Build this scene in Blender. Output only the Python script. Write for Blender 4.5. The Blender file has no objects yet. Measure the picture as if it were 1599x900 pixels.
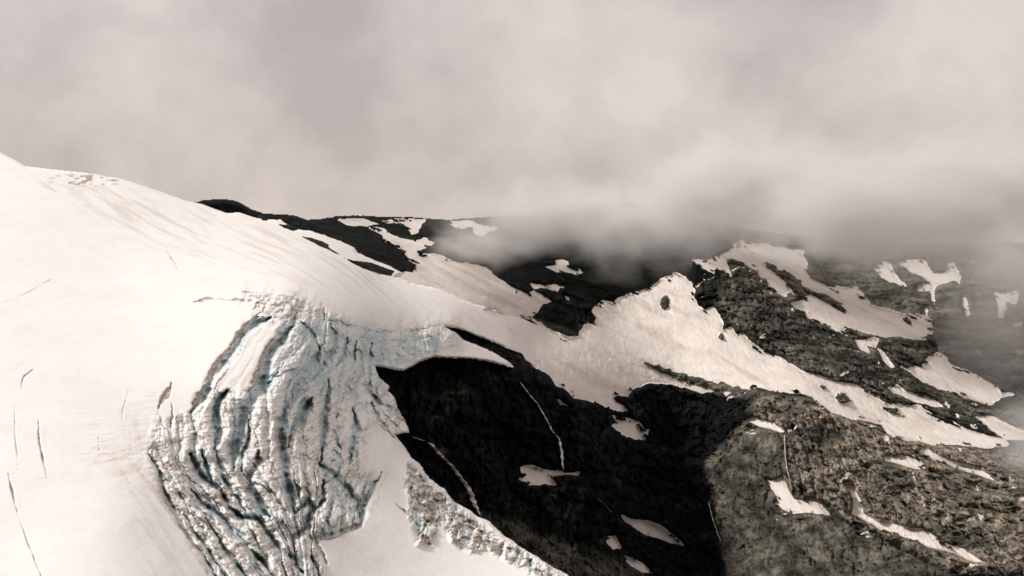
import bpy, math
import numpy as np

sc = bpy.context.scene
col = sc.collection
R = math.radians

# ------------------------------------------------------------------ camera
F = 2197.0                      # focal length in photo pixels (photo 1599 x 900)
CX, CY = 799.5, 450.0
PITCH = math.atan((450 - 290) / F)
CAM = np.array([0.0, 0.0, 900.0])
cd = bpy.data.cameras.new('camera')
cam = bpy.data.objects.new('camera', cd)
col.objects.link(cam)
cd.sensor_width = 36.0
cd.lens = 36.0 * F / 1599.0
cd.clip_start = 1.0
cd.clip_end = 90000.0
cam.location = CAM
cam.rotation_euler = (R(90) - PITCH, 0, 0)
sc.camera = cam

# ------------------------------------------------------------------ sky, sun, exposure
SUN_EL, SUN_AZ = R(42), R(-76)          # azimuth measured from +Y towards +X: the sun stands to the left
world = bpy.data.worlds.new('World')
sc.world = world
world.use_nodes = True
nt = world.node_tree
nt.nodes.clear()


def N(tree, typ, **kw):
    n = tree.nodes.new(typ)
    for k, v in kw.items():
        if k == 'inp':
            for a, b in v.items():
                n.inputs[a].default_value = b
        else:
            setattr(n, k, v)
    return n


def build_world():
    L = nt.links.new
    sky = N(nt, 'ShaderNodeTexSky', sky_type='NISHITA', sun_disc=False, sun_elevation=SUN_EL,
            sun_rotation=SUN_AZ, altitude=1800.0, air_density=1.0, dust_density=3.0)
    dim = N(nt, 'ShaderNodeVectorMath', operation='SCALE', inp={'Scale': 0.09})
    L(sky.outputs['Color'], dim.inputs[0])
    tc = N(nt, 'ShaderNodeTexCoord')
    mp = N(nt, 'ShaderNodeMapping', inp={'Scale': (1.0, 1.0, 1.15), 'Location': (7.9, 1.4, 2.2), 'Rotation': (0, 0.5, 0)})
    L(tc.outputs['Generated'], mp.inputs[0])
    n1 = N(nt, 'ShaderNodeTexNoise', inp={'Scale': 6.5, 'Detail': 8.0, 'Roughness': 0.55, 'Distortion': 0.12})
    L(mp.outputs[0], n1.inputs['Vector'])
    r1 = N(nt, 'ShaderNodeValToRGB')
    e = r1.color_ramp.elements
    e[0].position = 0.36; e[0].color = (0.46, 0.40, 0.38, 1)
    e[1].position = 0.66; e[1].color = (0.70, 0.615, 0.57, 1)
    L(n1.outputs['Fac'], r1.inputs['Fac'])
    mx = N(nt, 'ShaderNodeMix', data_type='RGBA', inp={'Factor': 0.90})
    L(dim.outputs[0], mx.inputs['A']); L(r1.outputs['Color'], mx.inputs['B'])
    bg = N(nt, 'ShaderNodeBackground', inp={'Strength': 1.0})
    L(mx.outputs['Result'], bg.inputs['Color'])
    out = N(nt, 'ShaderNodeOutputWorld')
    L(bg.outputs[0], out.inputs['Surface'])


build_world()
sl = bpy.data.lights.new('sun', 'SUN')
sun = bpy.data.objects.new('sun', sl)
col.objects.link(sun)
sl.energy = 3.1
sl.angle = R(10)
sl.color = (1.0, 0.965, 0.92)
sd = np.array([math.sin(SUN_AZ) * math.cos(SUN_EL), math.cos(SUN_AZ) * math.cos(SUN_EL), math.sin(SUN_EL)])
from mathutils import Vector
sun.rotation_euler = Vector(sd).to_track_quat('Z', 'Y').to_euler()
sc.view_settings.view_transform = 'Standard'
sc.view_settings.look = 'None'
sc.view_settings.gamma = 1.0
sc.view_settings.exposure = 0.16
sc.cycles.use_denoising = True
sc.cycles.volume_bounces = 3
sc.cycles.max_bounces = 6
sc.cycles.filter_width = 1.5
sc.cycles.volume_max_steps = 256

# ------------------------------------------------------------------ numbers: noise, distances, interpolation


def _hash(ix, iy, iz, seed):
    h = (ix * 374761393 + iy * 668265263 + iz * 2147483647 + seed * 1274126177) & 0xFFFFFFFF
    h = ((h ^ (h >> 13)) * 1274126177) & 0xFFFFFFFF
    h = ((h ^ (h >> 16)) * 2246822519) & 0xFFFFFFFF
    return ((h ^ (h >> 15)) & 0xFFFFFF).astype(np.float32) / 16777215.0


def vnoise(x, y, z, seed=0):
    ix, iy, iz = np.floor(x), np.floor(y), np.floor(z)
    fx, fy, fz = x - ix, y - iy, z - iz
    ix, iy, iz = ix.astype(np.int64), iy.astype(np.int64), iz.astype(np.int64)
    fx, fy, fz = [t * t * t * (t * (t * 6 - 15) + 10) for t in (fx, fy, fz)]
    r = 0
    for a in (0, 1):
        wx = fx if a else 1 - fx
        for b in (0, 1):
            wy = fy if b else 1 - fy
            for c in (0, 1):
                wz = fz if c else 1 - fz
                r = r + wx * wy * wz * _hash(ix + a, iy + b, iz + c, seed)
    return r * 2 - 1


def fbm(x, y, z, octv=4, gain=0.5, seed=0, ridged=False):
    a, s, tot = 1.0, 0, 0
    for o in range(octv):
        n = vnoise(x + 17.3 * o, y - 9.1 * o, z + 5.7 * o, seed + o)
        if ridged:
            n = 1 - 2 * np.abs(n)
        s = s + a * n
        tot += a
        a *= gain
        x, y, z = x * 2.03, y * 2.03, z * 2.03
    return s / tot


def worley(x, y, seed=0, jit=0.9):
    ix, iy = np.floor(x).astype(np.int64), np.floor(y).astype(np.int64)
    f1 = np.full(x.shape, 9.0); f2 = np.full(x.shape, 9.0); cid = np.zeros(x.shape)
    for a in (-1, 0, 1):
        for b in (-1, 0, 1):
            cx, cy = ix + a, iy + b
            hx, hy = _hash(cx, cy, cx * 0, seed), _hash(cx, cy, cx * 0 + 1, seed)
            d = np.hypot(cx + 0.5 + (hx - 0.5) * jit - x, cy + 0.5 + (hy - 0.5) * jit - y)
            h = _hash(cx, cy, cx * 0 + 2, seed)
            near = d < f1
            f2 = np.where(near, f1, np.minimum(f2, d))
            cid = np.where(near, h, cid)
            f1 = np.where(near, d, f1)
    return f1, f2 - f1, cid


def smooth(t):
    t = np.clip(t, 0, 1)
    return t * t * (3 - 2 * t)


def seg_dist(PX, PY, a, b):
    dx, dy = b[0] - a[0], b[1] - a[1]
    t = np.clip(((PX - a[0]) * dx + (PY - a[1]) * dy) / max(dx * dx + dy * dy, 1e-6), 0, 1)
    return np.hypot(PX - a[0] - t * dx, PY - a[1] - t * dy), t


def poly_sd(PX, PY, pts):
    """signed distance in px, positive inside"""
    d = np.full(PX.shape, 1e9)
    ins = np.zeros(PX.shape, bool)
    n = len(pts)
    for i in range(n):
        a, b = pts[i], pts[(i + 1) % n]
        dd, _ = seg_dist(PX, PY, a, b)
        d = np.minimum(d, dd)
        if a[1] != b[1]:
            c = (a[1] > PY) != (b[1] > PY)
            ins ^= c & (PX < (b[0] - a[0]) * (PY - a[1]) / (b[1] - a[1]) + a[0])
    return np.where(ins, d, -d)


CROP = {'a': (0, 200, 3.0), 'b': (300, 280, 3.75), 'c': (640, 300, 3.198), 'd': (1080, 340, 3.0),
        'e': (200, 430, 3.334), 'f': (200, 640, 3.461), 'g': (560, 480, 2.143), 'h': (1080, 580, 2.813),
        'i': (560, 700, 4.5), 's': (0, 0, 1.0)}


def P(*items):
    """traced outline: a letter picks the survey sheet, numbers are positions on it"""
    out, cur, buf = [], CROP['s'], []
    for it in items:
        if isinstance(it, str):
            cur = CROP[it]
        else:
            out.append((cur[0] + it[0] / cur[2], cur[1] + it[1] / cur[2]))
    return out


def tps(ctrl):
    c = np.array(ctrl, float)
    X = c[:, :2] / 400.0
    v = 1.0 / c[:, 2]
    n = len(c)

    def U(r2):
        return 0.5 * r2 * np.log(r2 + 1e-9)
    r2 = ((X[:, None] - X[None]) ** 2).sum(-1)
    A = np.zeros((n + 3, n + 3))
    A[:n, :n] = U(r2) + np.eye(n) * 0.02
    A[:n, n] = 1
    A[:n, n + 1:] = X
    A[n, :n] = 1
    A[n + 1:, :n] = X.T
    w = np.linalg.solve(A, np.concatenate([v, [0, 0, 0]]))

    def ev(PX, PY):
        x, y = PX / 400.0, PY / 400.0
        r = w[n] + w[n + 1] * x + w[n + 2] * y
        for i in range(n):
            r = r + w[i] * U((x - X[i, 0]) ** 2 + (y - X[i, 1]) ** 2)
        return 1.0 / np.clip(r, 1 / 9000.0, 1 / 500.0)
    return ev


cp, sp = math.cos(PITCH), math.sin(PITCH)


def world_pos(px, py, D):
    u = (np.asarray(px, float) - CX) / F
    v = -(np.asarray(py, float) - CY) / F
    return np.stack([u * D, (cp + v * sp) * D, (-sp + v * cp) * D + CAM[2]], -1)


# ------------------------------------------------------------------ materials
def new_mat(name):
    m = bpy.data.materials.new(name)
    m.use_nodes = True
    t = m.node_tree
    t.nodes.clear()
    out = N(t, 'ShaderNodeOutputMaterial')
    return m, t, out


def mat_snow(name, c_hi, c_lo, ice=(0.50, 0.615, 0.64), dirt_dark=(0.31, 0.235, 0.17)):
    m, t, out = new_mat(name)
    L = t.links.new
    b = N(t, 'ShaderNodeBsdfPrincipled', inp={'Roughness': 0.7})
    b.inputs['Specular IOR Level'].default_value = 0.25
    tc = N(t, 'ShaderNodeTexCoord')
    n1 = N(t, 'ShaderNodeTexNoise', inp={'Scale': 0.012, 'Detail': 8.0, 'Roughness': 0.62})
    L(tc.outputs['Object'], n1.inputs['Vector'])
    r = N(t, 'ShaderNodeMapRange', inp={'From Min': 0.32, 'From Max': 0.68})
    L(n1.outputs['Fac'], r.inputs['Value'])
    base = N(t, 'ShaderNodeMix', data_type='RGBA', inp={'A': (*c_lo, 1), 'B': (*c_hi, 1)})
    L(r.outputs[0], base.inputs['Factor'])
    ag = N(t, 'ShaderNodeAttribute', attribute_name='age')
    mg = N(t, 'ShaderNodeMix', data_type='RGBA', inp={'B': (0.70, 0.645, 0.595, 1)})
    L(ag.outputs['Fac'], mg.inputs['Factor']); L(base.outputs['Result'], mg.inputs['A'])
    base = mg
    ai = N(t, 'ShaderNodeAttribute', attribute_name='ice')
    mi = N(t, 'ShaderNodeMix', data_type='RGBA', inp={'B': (*ice, 1)})
    L(ai.outputs['Fac'], mi.inputs['Factor']); L(base.outputs['Result'], mi.inputs['A'])
    ad = N(t, 'ShaderNodeAttribute', attribute_name='dirt_dark')
    nd = N(t, 'ShaderNodeTexNoise', inp={'Scale': 0.22, 'Detail': 6.0, 'Roughness': 0.7})
    L(tc.outputs['Object'], nd.inputs['Vector'])
    rd = N(t, 'ShaderNodeMapRange', inp={'From Min': 0.3, 'From Max': 0.65, 'To Min': 0.35, 'To Max': 1.3})
    L(nd.outputs['Fac'], rd.inputs['Value'])
    mm = N(t, 'ShaderNodeMath', operation='MULTIPLY', use_clamp=True)
    L(ad.outputs['Fac'], mm.inputs[0]); L(rd.outputs[0], mm.inputs[1])
    md = N(t, 'ShaderNodeMix', data_type='RGBA', inp={'B': (*dirt_dark, 1)})
    L(mm.outputs[0], md.inputs['Factor']); L(mi.outputs['Result'], md.inputs['A'])
    L(md.outputs['Result'], b.inputs['Base Color'])
    nb = N(t, 'ShaderNodeTexNoise', inp={'Scale': 0.09, 'Detail': 9.0, 'Roughness': 0.65})
    L(tc.outputs['Object'], nb.inputs['Vector'])
    bp = N(t, 'ShaderNodeBump', inp={'Strength': 0.35, 'Distance': 2.0})
    L(nb.outputs['Fac'], bp.inputs['Height']); L(bp.outputs[0], b.inputs['Normal'])
    L(b.outputs[0], out.inputs['Surface'])
    return m


def mat_rock(name):
    m, t, out = new_mat(name)
    L = t.links.new
    b = N(t, 'ShaderNodeBsdfPrincipled', inp={'Roughness': 0.85})
    b.inputs['Specular IOR Level'].default_value = 0.04
    tc = N(t, 'ShaderNodeTexCoord')
    mp = N(t, 'ShaderNodeMapping', inp={'Rotation': (0, R(-27), 0), 'Scale': (0.30, 0.5, 1.35)})
    L(tc.outputs['Object'], mp.inputs[0])
    n1 = N(t, 'ShaderNodeTexNoise', inp={'Scale': 0.034, 'Detail': 12.0, 'Roughness': 0.78})
    L(mp.outputs[0], n1.inputs['Vector'])
    n2 = N(t, 'ShaderNodeTexNoise', inp={'Scale': 0.062, 'Detail': 9.0, 'Roughness': 0.72, 'Distortion': 0.4})
    mp2 = N(t, 'ShaderNodeMapping', inp={'Scale': (1.3, 0.5, 0.40), 'Rotation': (0, R(8), 0)})
    L(tc.outputs['Object'], mp2.inputs[0])
    L(mp2.outputs[0], n2.inputs['Vector'])

    def ramp(fac, els):
        r = N(t, 'ShaderNodeValToRGB')
        while len(r.color_ramp.elements) < len(els):
            r.color_ramp.elements.new(0.5)
        for e, (p, c) in zip(r.color_ramp.elements, els):
            e.position = p
            e.color = (*c, 1)
        L(fac, r.inputs['Fac'])
        return r
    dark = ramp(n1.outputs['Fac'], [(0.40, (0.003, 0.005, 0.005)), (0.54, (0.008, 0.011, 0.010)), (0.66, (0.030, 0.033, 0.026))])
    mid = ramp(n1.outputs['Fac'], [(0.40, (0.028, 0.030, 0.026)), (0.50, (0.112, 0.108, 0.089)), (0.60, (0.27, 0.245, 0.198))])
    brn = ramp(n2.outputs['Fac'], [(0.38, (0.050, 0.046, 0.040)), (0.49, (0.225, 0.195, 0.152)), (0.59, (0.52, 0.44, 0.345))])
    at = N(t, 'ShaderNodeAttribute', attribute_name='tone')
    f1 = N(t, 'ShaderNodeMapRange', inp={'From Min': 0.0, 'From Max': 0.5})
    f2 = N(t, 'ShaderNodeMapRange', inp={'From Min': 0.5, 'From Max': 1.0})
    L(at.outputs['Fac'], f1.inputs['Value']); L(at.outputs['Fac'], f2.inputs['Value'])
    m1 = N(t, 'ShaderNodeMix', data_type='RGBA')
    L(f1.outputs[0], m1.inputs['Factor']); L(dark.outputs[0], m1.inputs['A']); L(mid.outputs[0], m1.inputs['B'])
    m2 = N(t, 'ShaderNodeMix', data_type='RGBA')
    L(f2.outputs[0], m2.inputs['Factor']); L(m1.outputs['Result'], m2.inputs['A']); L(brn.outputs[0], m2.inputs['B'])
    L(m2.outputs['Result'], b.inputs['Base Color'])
    bp = N(t, 'ShaderNodeBump', inp={'Strength': 1.0, 'Distance': 12.0})
    L(n2.outputs['Fac'], bp.inputs['Height']); L(bp.outputs[0], b.inputs['Normal'])
    L(b.outputs[0], out.inputs['Surface'])
    return m


def mat_water():
    m, t, out = new_mat('falling_water')
    L = t.links.new
    b = N(t, 'ShaderNodeBsdfPrincipled', inp={'Roughness': 0.4})
    tc = N(t, 'ShaderNodeTexCoord')
    n1 = N(t, 'ShaderNodeTexNoise', inp={'Scale': 0.15, 'Detail': 5.0})
    L(tc.outputs['Object'], n1.inputs['Vector'])
    r = N(t, 'ShaderNodeMix', data_type='RGBA', inp={'A': (0.62, 0.59, 0.55, 1), 'B': (0.70, 0.66, 0.61, 1)})
    rr = N(t, 'ShaderNodeMapRange', inp={'From Min': 0.35, 'From Max': 0.65})
    L(n1.outputs['Fac'], rr.inputs['Value']); L(rr.outputs[0], r.inputs['Factor'])
    L(r.outputs['Result'], b.inputs['Base Color'])
    L(b.outputs[0], out.inputs['Surface'])
    return m


M_GLACIER = mat_snow('glacier_snow', (0.90, 0.885, 0.86), (0.86, 0.835, 0.80))
M_FIRN = mat_snow('old_snow', (0.75, 0.695, 0.645), (0.64, 0.585, 0.535))
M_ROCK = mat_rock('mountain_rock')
M_WATER = mat_water()


# ------------------------------------------------------------------ mesh helpers
def link_mesh(name, V, Q, mat, attrs=None, parent=None, smoothf=True):
    me = bpy.data.meshes.new(name)
    nv, nf = len(V), len(Q)
    me.vertices.add(nv)
    me.vertices.foreach_set('co', np.ascontiguousarray(V, np.float32).ravel())
    me.loops.add(nf * 4)
    me.loops.foreach_set('vertex_index', np.ascontiguousarray(Q, np.int32).ravel())
    me.polygons.add(nf)
    me.polygons.foreach_set('loop_start', np.arange(0, nf * 4, 4, dtype=np.int32))
    me.polygons.foreach_set('use_smooth', np.full(nf, smoothf))
    me.update(calc_edges=True)
    for k, a in (attrs or {}).items():
        at = me.attributes.new(k, 'FLOAT', 'POINT')
        at.data.foreach_set('value', np.ascontiguousarray(a, np.float32).ravel())
    me.materials.append(mat)
    o = bpy.data.objects.new(name, me)
    col.objects.link(o)
    if parent:
        o.parent = parent
    return o


def tag(o, label=None, cat=None, group=None, kind=None):
    if label: o['label'] = label
    if cat: o['category'] = cat
    if group: o['group'] = group
    if kind: o['kind'] = kind
    return o


class Grid:
    def __init__(s, x0, x1, y0, y1, step=1.0):
        s.step = step
        s.x = np.arange(x0, x1 + step * 0.5, step)
        s.y = np.arange(y0, y1 + step * 0.5, step)
        s.PX, s.PY = np.meshgrid(s.x, s.y)

    def sub(s, pts, pad=8):
        xs, ys = [p[0] for p in pts], [p[1] for p in pts]
        i0 = max(int((min(xs) - pad - s.x[0]) / s.step), 0)
        i1 = min(int((max(xs) + pad - s.x[0]) / s.step) + 1, len(s.x))
        j0 = max(int((min(ys) - pad - s.y[0]) / s.step), 0)
        j1 = min(int((max(ys) + pad - s.y[0]) / s.step) + 1, len(s.y))
        return slice(j0, j1), slice(i0, i1)


KEEPCELL = None


def sheet(name, PX, PY, D, keep, mat, attrs, skirt=0.0, parent=None, rim_only=False):
    """surface over the kept cells; skirt = metres the rim is carried on behind, giving it thickness"""
    ny, nx = PX.shape
    idx = np.arange(ny * nx).reshape(ny, nx)
    cell = keep[:-1, :-1] & keep[1:, :-1] & keep[:-1, 1:] & keep[1:, 1:]
    if KEEPCELL is not None:
        cell = cell & KEEPCELL
    if not cell.any():
        return None
    q = np.stack([idx[1:, :-1][cell], idx[1:, 1:][cell], idx[:-1, 1:][cell], idx[:-1, :-1][cell]], -1)
    used = np.zeros(ny * nx, bool)
    used[q.ravel()] = True
    remap = np.cumsum(used) - 1
    V = world_pos(PX.ravel()[used], PY.ravel()[used], D.ravel()[used])
    Q = remap[q]
    at = {k: a.ravel()[used] for k, a in attrs.items()}
    if skirt:
        e = np.concatenate([Q[:, [0, 1]], Q[:, [1, 2]], Q[:, [2, 3]], Q[:, [3, 0]]])
        key = np.sort(e, 1)
        kk = key[:, 0].astype(np.int64) * (len(V) + 1) + key[:, 1]
        _, inv, cnt = np.unique(kk, return_inverse=True, return_counts=True)
        be = e[cnt[inv] == 1]
        bv = np.unique(be)
        mp = np.full(len(V), -1)
        mp[bv] = np.arange(len(bv)) + len(V)
        d = V[bv] - CAM
        ln = np.linalg.norm(d, axis=1, keepdims=True)
        V = np.concatenate([V, V[bv] + d / ln * skirt])
        Qs = np.stack([be[:, 1], be[:, 0], mp[be[:, 0]], mp[be[:, 1]]], -1)
        Q = Qs if rim_only else np.concatenate([Q, Qs])
        at = {k: np.concatenate([a, a[bv]]) for k, a in at.items()}
    if rim_only:
        u = np.unique(Q)
        mp2 = np.zeros(len(V), int)
        mp2[u] = np.arange(len(u))
        V, Q, at = V[u], mp2[Q], {k: a[u] for k, a in at.items()}
    return link_mesh(name, V, Q, mat, at, parent)


# ================================================================== GROUND far below, out to the horizon
def build_ground():
    n = 96
    rr = np.array([0, 400, 1200, 3000, 6000, 11000, 20000.0])
    th = np.linspace(0, 2 * math.pi, n, endpoint=False)
    V = [(0, 3000, -500.0)]
    for r in rr[1:]:
        for t in th:
            V.append((r * math.cos(t), 3000 + r * math.sin(t), -500.0 + 60 * math.sin(r * 0.002 + 3 * t)))
    V = np.array(V)
    Q = []
    for k in range(len(rr) - 2):
        for i in range(n):
            a = 1 + k * n + i; b = 1 + k * n + (i + 1) % n
            Q.append((a, a + n, b + n, b))
    for i in range(0, n, 2):
        Q.append((0, 1 + i, 1 + (i + 1) % n, 1 + (i + 2) % n))
    o = link_mesh('ground', V, np.array(Q), M_ROCK, {'tone': np.full(len(V), 0.5)})
    tag(o, kind='structure')


build_ground()

# ================================================================== BACK RIDGE
evC = tps([(2050, 320, 4700), (2050, 600, 3400), (280, 325, 3100), (320, 312, 3200), (420, 332, 3500), (480, 342, 3600), (600, 340, 4200), (700, 345, 4300),
           (560, 400, 3150), (640, 420, 3300), (700, 410, 3500), (780, 430, 3700), (620, 380, 3600), (760, 470, 3300), (640, 480, 3000),
           (900, 380, 4300), (1000, 430, 4100), (870, 510, 3650), (930, 480, 3800), (1050, 330, 4900), (1100, 390, 4500),
           (1300, 400, 4500), (1500, 400, 4450), (1599, 450, 4200), (1450, 500, 4100), (1599, 600, 3600), (1750, 600, 3500),
           (1300, 330, 4900), (1750, 320, 4900), (1000, 560, 3700), (1300, 600, 3800), (280, 480, 2950)])
gC = Grid(270, 2050, 295, 680, 1.25)
DC = evC(gC.PX, gC.PY)
wC = world_pos(gC.PX, gC.PY, DC)
X, Y, Z = wC[..., 0], wC[..., 1], wC[..., 2]


def rock_relief(X, Y, Z, dip, a_big, a_gul, a_fine, seed):
    c, s = math.cos(dip), math.sin(dip)
    u, v = X * c - Z * s, X * s + Z * c         # u runs down the strata, v across them
    big = fbm(u / 230, Y / 300, v / 80, 4, 0.55, seed, True)
    gul = fbm(X / 46 + 0.5 * big, Y / 150, Z / 120 + 0.3 * big, 5, 0.62, seed + 20, True)
    fin = fbm(X / 14, Y / 26, Z / 12, 4, 0.65, seed + 40, True)
    f1, f21, cid = worley(u / 60 + 0.5 * gul, v / 26 + 0.4 * big, seed + 60)
    blk = np.clip(f21 * 2.5, 0, 1) * 0.8 + cid
    g1, g21, gid = worley(X / 17 + 0.5 * fin, Z / 27 + 0.3 * gul, seed + 61)
    blk2 = np.clip(g21 * 3, 0, 1) * 0.9 + 0.9 * gid
    return a_big * big + a_gul * gul + a_fine * (1.2 * fin + 1.6 * blk + blk2)


relC = rock_relief(X, Y, Z, R(20), 18, 12, 5, 11)
topC = P('s', (200, 330), (300, 317), (318, 312), (335, 310), (355, 310), (372, 314), (392, 325), (412, 333), (440, 334), (462, 336),
         (480, 343), (500, 341), (528, 337), (560, 336), (600, 338), (640, 338), (700, 343), (760, 338), (800, 337), (860, 340), (890, 332),
         (930, 322), (980, 316), (1020, 330), (1060, 338), (1100, 345), (1200, 362), (1290, 372), (1360, 378), (1500, 376), (1600, 380), (1800, 380), (2150, 400))
domC = topC + [(2150, 720), (200, 700)]
sdC = poly_sd(gC.PX, gC.PY, domC) + 1.2 * fbm(X / 40, Y / 40, Z / 40, 3, 0.6, 5)

SNOW_C = [
    ('flat snow strip under the dark skyline, leftmost of the three patches up there', 'snow_patch',
     P('b', (860, 245), (920, 240), (1000, 238), (1100, 262), (1030, 275), (960, 278), (900, 270))),
    ('fang-shaped snow patch hanging from the dark skyline beside the flat snow strip', 'snow_patch',
     P('b', (1115, 255), (1200, 241), (1360, 238), (1340, 280), (1320, 315), (1285, 325), (1260, 290), (1220, 262), (1150, 262))),
    ('wide beige dirty snowfield with an S-shaped upper arm behind the white glacier edge', 'snowfield',
     P('b', (1040, 285), (1080, 278), (1120, 285), (1160, 320), (1220, 345), (1290, 360), (1360, 345), (1430, 375), (1370, 400), (1320, 430), (1420, 438), (1500, 465),
       'c', (160, 320), (240, 355), (330, 360), (390, 380), (440, 430), (480, 450), (540, 490), (590, 505), (620, 490), (680, 520), (710, 550), (660, 562), (640, 600), (600, 640),
       (500, 720), (0, 620), 'b', (1180, 640), (1190, 568), (1230, 548), (1290, 540), (1310, 500), (1265, 480), (1250, 430), (1200, 400), (1130, 370), (1110, 330), (1070, 310))),
    ('ragged snow patch on the dark skyline where the cloud begins to cover it', 'snow_patch',
     P('c', (210, 148), (300, 148), (350, 165), (420, 168), (450, 185), (390, 200), (360, 225), (330, 215), (310, 190), (230, 180), (205, 165))),
    ('small hat-shaped snow patch high on the black rock just under the cloud', 'snow_patch',
     P('c', (680, 375), (730, 365), (725, 340), (760, 335), (790, 345), (795, 370), (850, 388), (868, 405), (830, 412), (780, 398), (730, 402), (700, 388))),
    ('thin notched snow strip low on the black rock below the hat-shaped patch', 'snow_patch',
     P('c', (600, 455), (640, 458), (680, 468), (720, 460), (770, 465), (775, 478), (745, 480), (740, 500), (715, 495), (690, 480), (650, 478), (620, 485))),
    ('tiny snow speck on the black rock under the thin notched strip', 'snow_patch',
     P('c', (772, 518), (792, 522), (800, 542), (780, 540))),
    ('faint pale snow bed on the ridge crest, veiled by the cloud', 'snow_patch',
     P('c', (740, 142), (860, 132), (1000, 150), (920, 168), (780, 158))),
    ('triangular snow patch below the cloud on the misty far wall, beside the branching one', 'snow_patch',
     P('d', (850, 240), (870, 205), (900, 200), (930, 215), (950, 260), (980, 290), (1010, 325), (970, 315), (930, 300), (890, 285), (870, 255))),
    ('branching snow patch with horns and a long tail on the misty far wall', 'snow_patch',
     P('d', (950, 210), (1010, 195), (1100, 198), (1110, 230), (1130, 260), (1190, 255), (1200, 215), (1225, 210), (1240, 240), (1265, 270), (1255, 325), (1220, 300), (1150, 320),
       (1137, 340), (1142, 380), (1150, 430), (1128, 400), (1115, 345), (1060, 342), (1060, 315), (1110, 305), (1080, 280), (1040, 260), (985, 230))),
    ('small upright snow fleck under the tail of the branching patch', 'snow_patch',
     P('d', (1090, 420), (1107, 430), (1107, 467), (1090, 452))),
    ('club-shaped snow patch hanging in mist nearest the right edge of the wall', 'snow_patch',
     P('d', (1415, 350), (1470, 352), (1520, 338), (1535, 360), (1525, 410), (1480, 410), (1470, 450), (1450, 495), (1430, 480), (1435, 410), (1425, 380))),
    ('slim faint snow streak in mist between the branching and the club-shaped patches', 'snow_patch',
     P('d', (1268, 368), (1287, 373), (1307, 455), (1290, 462), (1270, 410))),
    ('tiny pale snow dab in mist just below the club-shaped patch', 'snow_patch',
     P('d', (1505, 495), (1550, 487), (1547, 511), (1510, 513))),
]


def lay_snow(grid, D0, rel, W, patches, islands, T, mat, seed, keep_rel=0.14, edge=2.0):
    """flattens the ground beneath each patch, returns ground relief factor; builds each patch as its own sheet"""
    X, Y, Z = W[..., 0], W[..., 1], W[..., 2]
    cover = np.zeros(D0.shape)
    nz = edge * (1.0 * fbm((X + Z) / 45, Y / 60, (Z - 0.45 * X) / 18, 3, 0.6, seed + 50) + 0.75 * fbm(X / 14, Y / 30, Z / 12, 3, 0.6, seed))
    spk = fbm((X + Z) / 20, Y / 30, (Z + 0.4 * X) / 7, 4, 0.65, seed + 70)
    jobs = []
    for label, name, pts in patches:
        sj, si = grid.sub(pts, 16)
        sdp = poly_sd(grid.PX[sj, si], grid.PY[sj, si], pts)
        size = min(1.0, sdp.max() / 14.0)
        sdp = sdp + nz[sj, si] * (0.35 + 0.9 * size)
        sdp = sdp - 9 * size * smooth((spk[sj, si] - 0.29) / 0.15) * smooth(1.6 - sdp / 7)
        for isl in islands:
            bx = [p[0] for p in isl]; by = [p[1] for p in isl]
            if max(bx) < grid.x[si.start] or min(bx) > grid.x[min(si.stop, len(grid.x) - 1)] or max(by) < grid.y[sj.start] or min(by) > grid.y[min(sj.stop, len(grid.y) - 1)]:
                continue
            sdi = poly_sd(grid.PX[sj, si], grid.PY[sj, si], isl) + nz[sj, si] * 2.3 - 0.6
            sdp = np.minimum(sdp, -sdi)
        cover[sj, si] = np.maximum(cover[sj, si], smooth((sdp + 6) / 9))
        jobs.append((label, name, sj, si, sdp))
    relg = rel * (1 - (1 - keep_rel) * cover)
    for label, name, sj, si, sdp in jobs:
        keep = sdp > -3.0
        off = -2.2 + (T + 2.2) * smooth((sdp + 3.0) / 9.0) ** 0.8
        off = np.where(sdp < 0, np.minimum(off, 0.6 * sdp), np.maximum(off, 0.15 + 0.5 * np.minimum(sdp, 3)))
        Dn = D0[sj, si] - relg[sj, si] - off
        x, y, z = X[sj, si], Y[sj, si], Z[sj, si]
        strk = fbm((x + z * 1.2) / 120, y / 200, (z + 0.5 * x) / 16, 4, 0.6, seed + 3)
        blot = fbm(x / 90, y / 90, z / 60, 3, 0.6, seed + 7)
        rim = smooth(1 - sdp / 5)
        dirt_dark = np.clip(0.34 * smooth((strk - 0.08) / 0.4) + 0.16 * smooth((blot - 0.1) / 0.5) + 0.10 * smooth((fbm(x / 14, y / 30, z / 9, 3, 0.6, seed + 9) - 0.1) / 0.4) + 0.25 * rim * smooth((strk + .2) / .5), 0, 1)
        o = sheet(name, grid.PX[sj, si], grid.PY[sj, si], Dn, keep, mat, {'ice': np.zeros_like(Dn), 'dirt_dark': dirt_dark})
        if o is not None:
            if name == 'snow_patch':
                tag(o, label, 'snow patch', 'snow patches lying on the rock')
            else:
                tag(o, label, 'snowfield')
    return relg


relC = relC + smooth((gC.PX - 1200) / 200) * 10 * fbm(X / 45, Y / 200, Z / 260, 4, 0.6, 19, True)
relC = lay_snow(gC, DC, relC, wC, SNOW_C, [], 4.0, M_FIRN, 31)
toneC = smooth((gC.PX - 1180) / 200) * (0.42 + 0.2 * fbm(X / 30, Y / 200, Z / 160, 4, 0.6, 18)) + 0.03 * fbm(X / 80, Y / 80, Z / 80, 3)  # far wall lightened on the right: mist's brightening put into the rock tone
edgeC = smooth((sdC) / 10.0)
DC2 = DC - relC * smooth(sdC / 8) + 60 * (1 - edgeC) ** 2
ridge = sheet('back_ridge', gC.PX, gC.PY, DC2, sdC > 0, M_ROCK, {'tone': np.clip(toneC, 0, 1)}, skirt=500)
tag(ridge, kind='structure')

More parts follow.
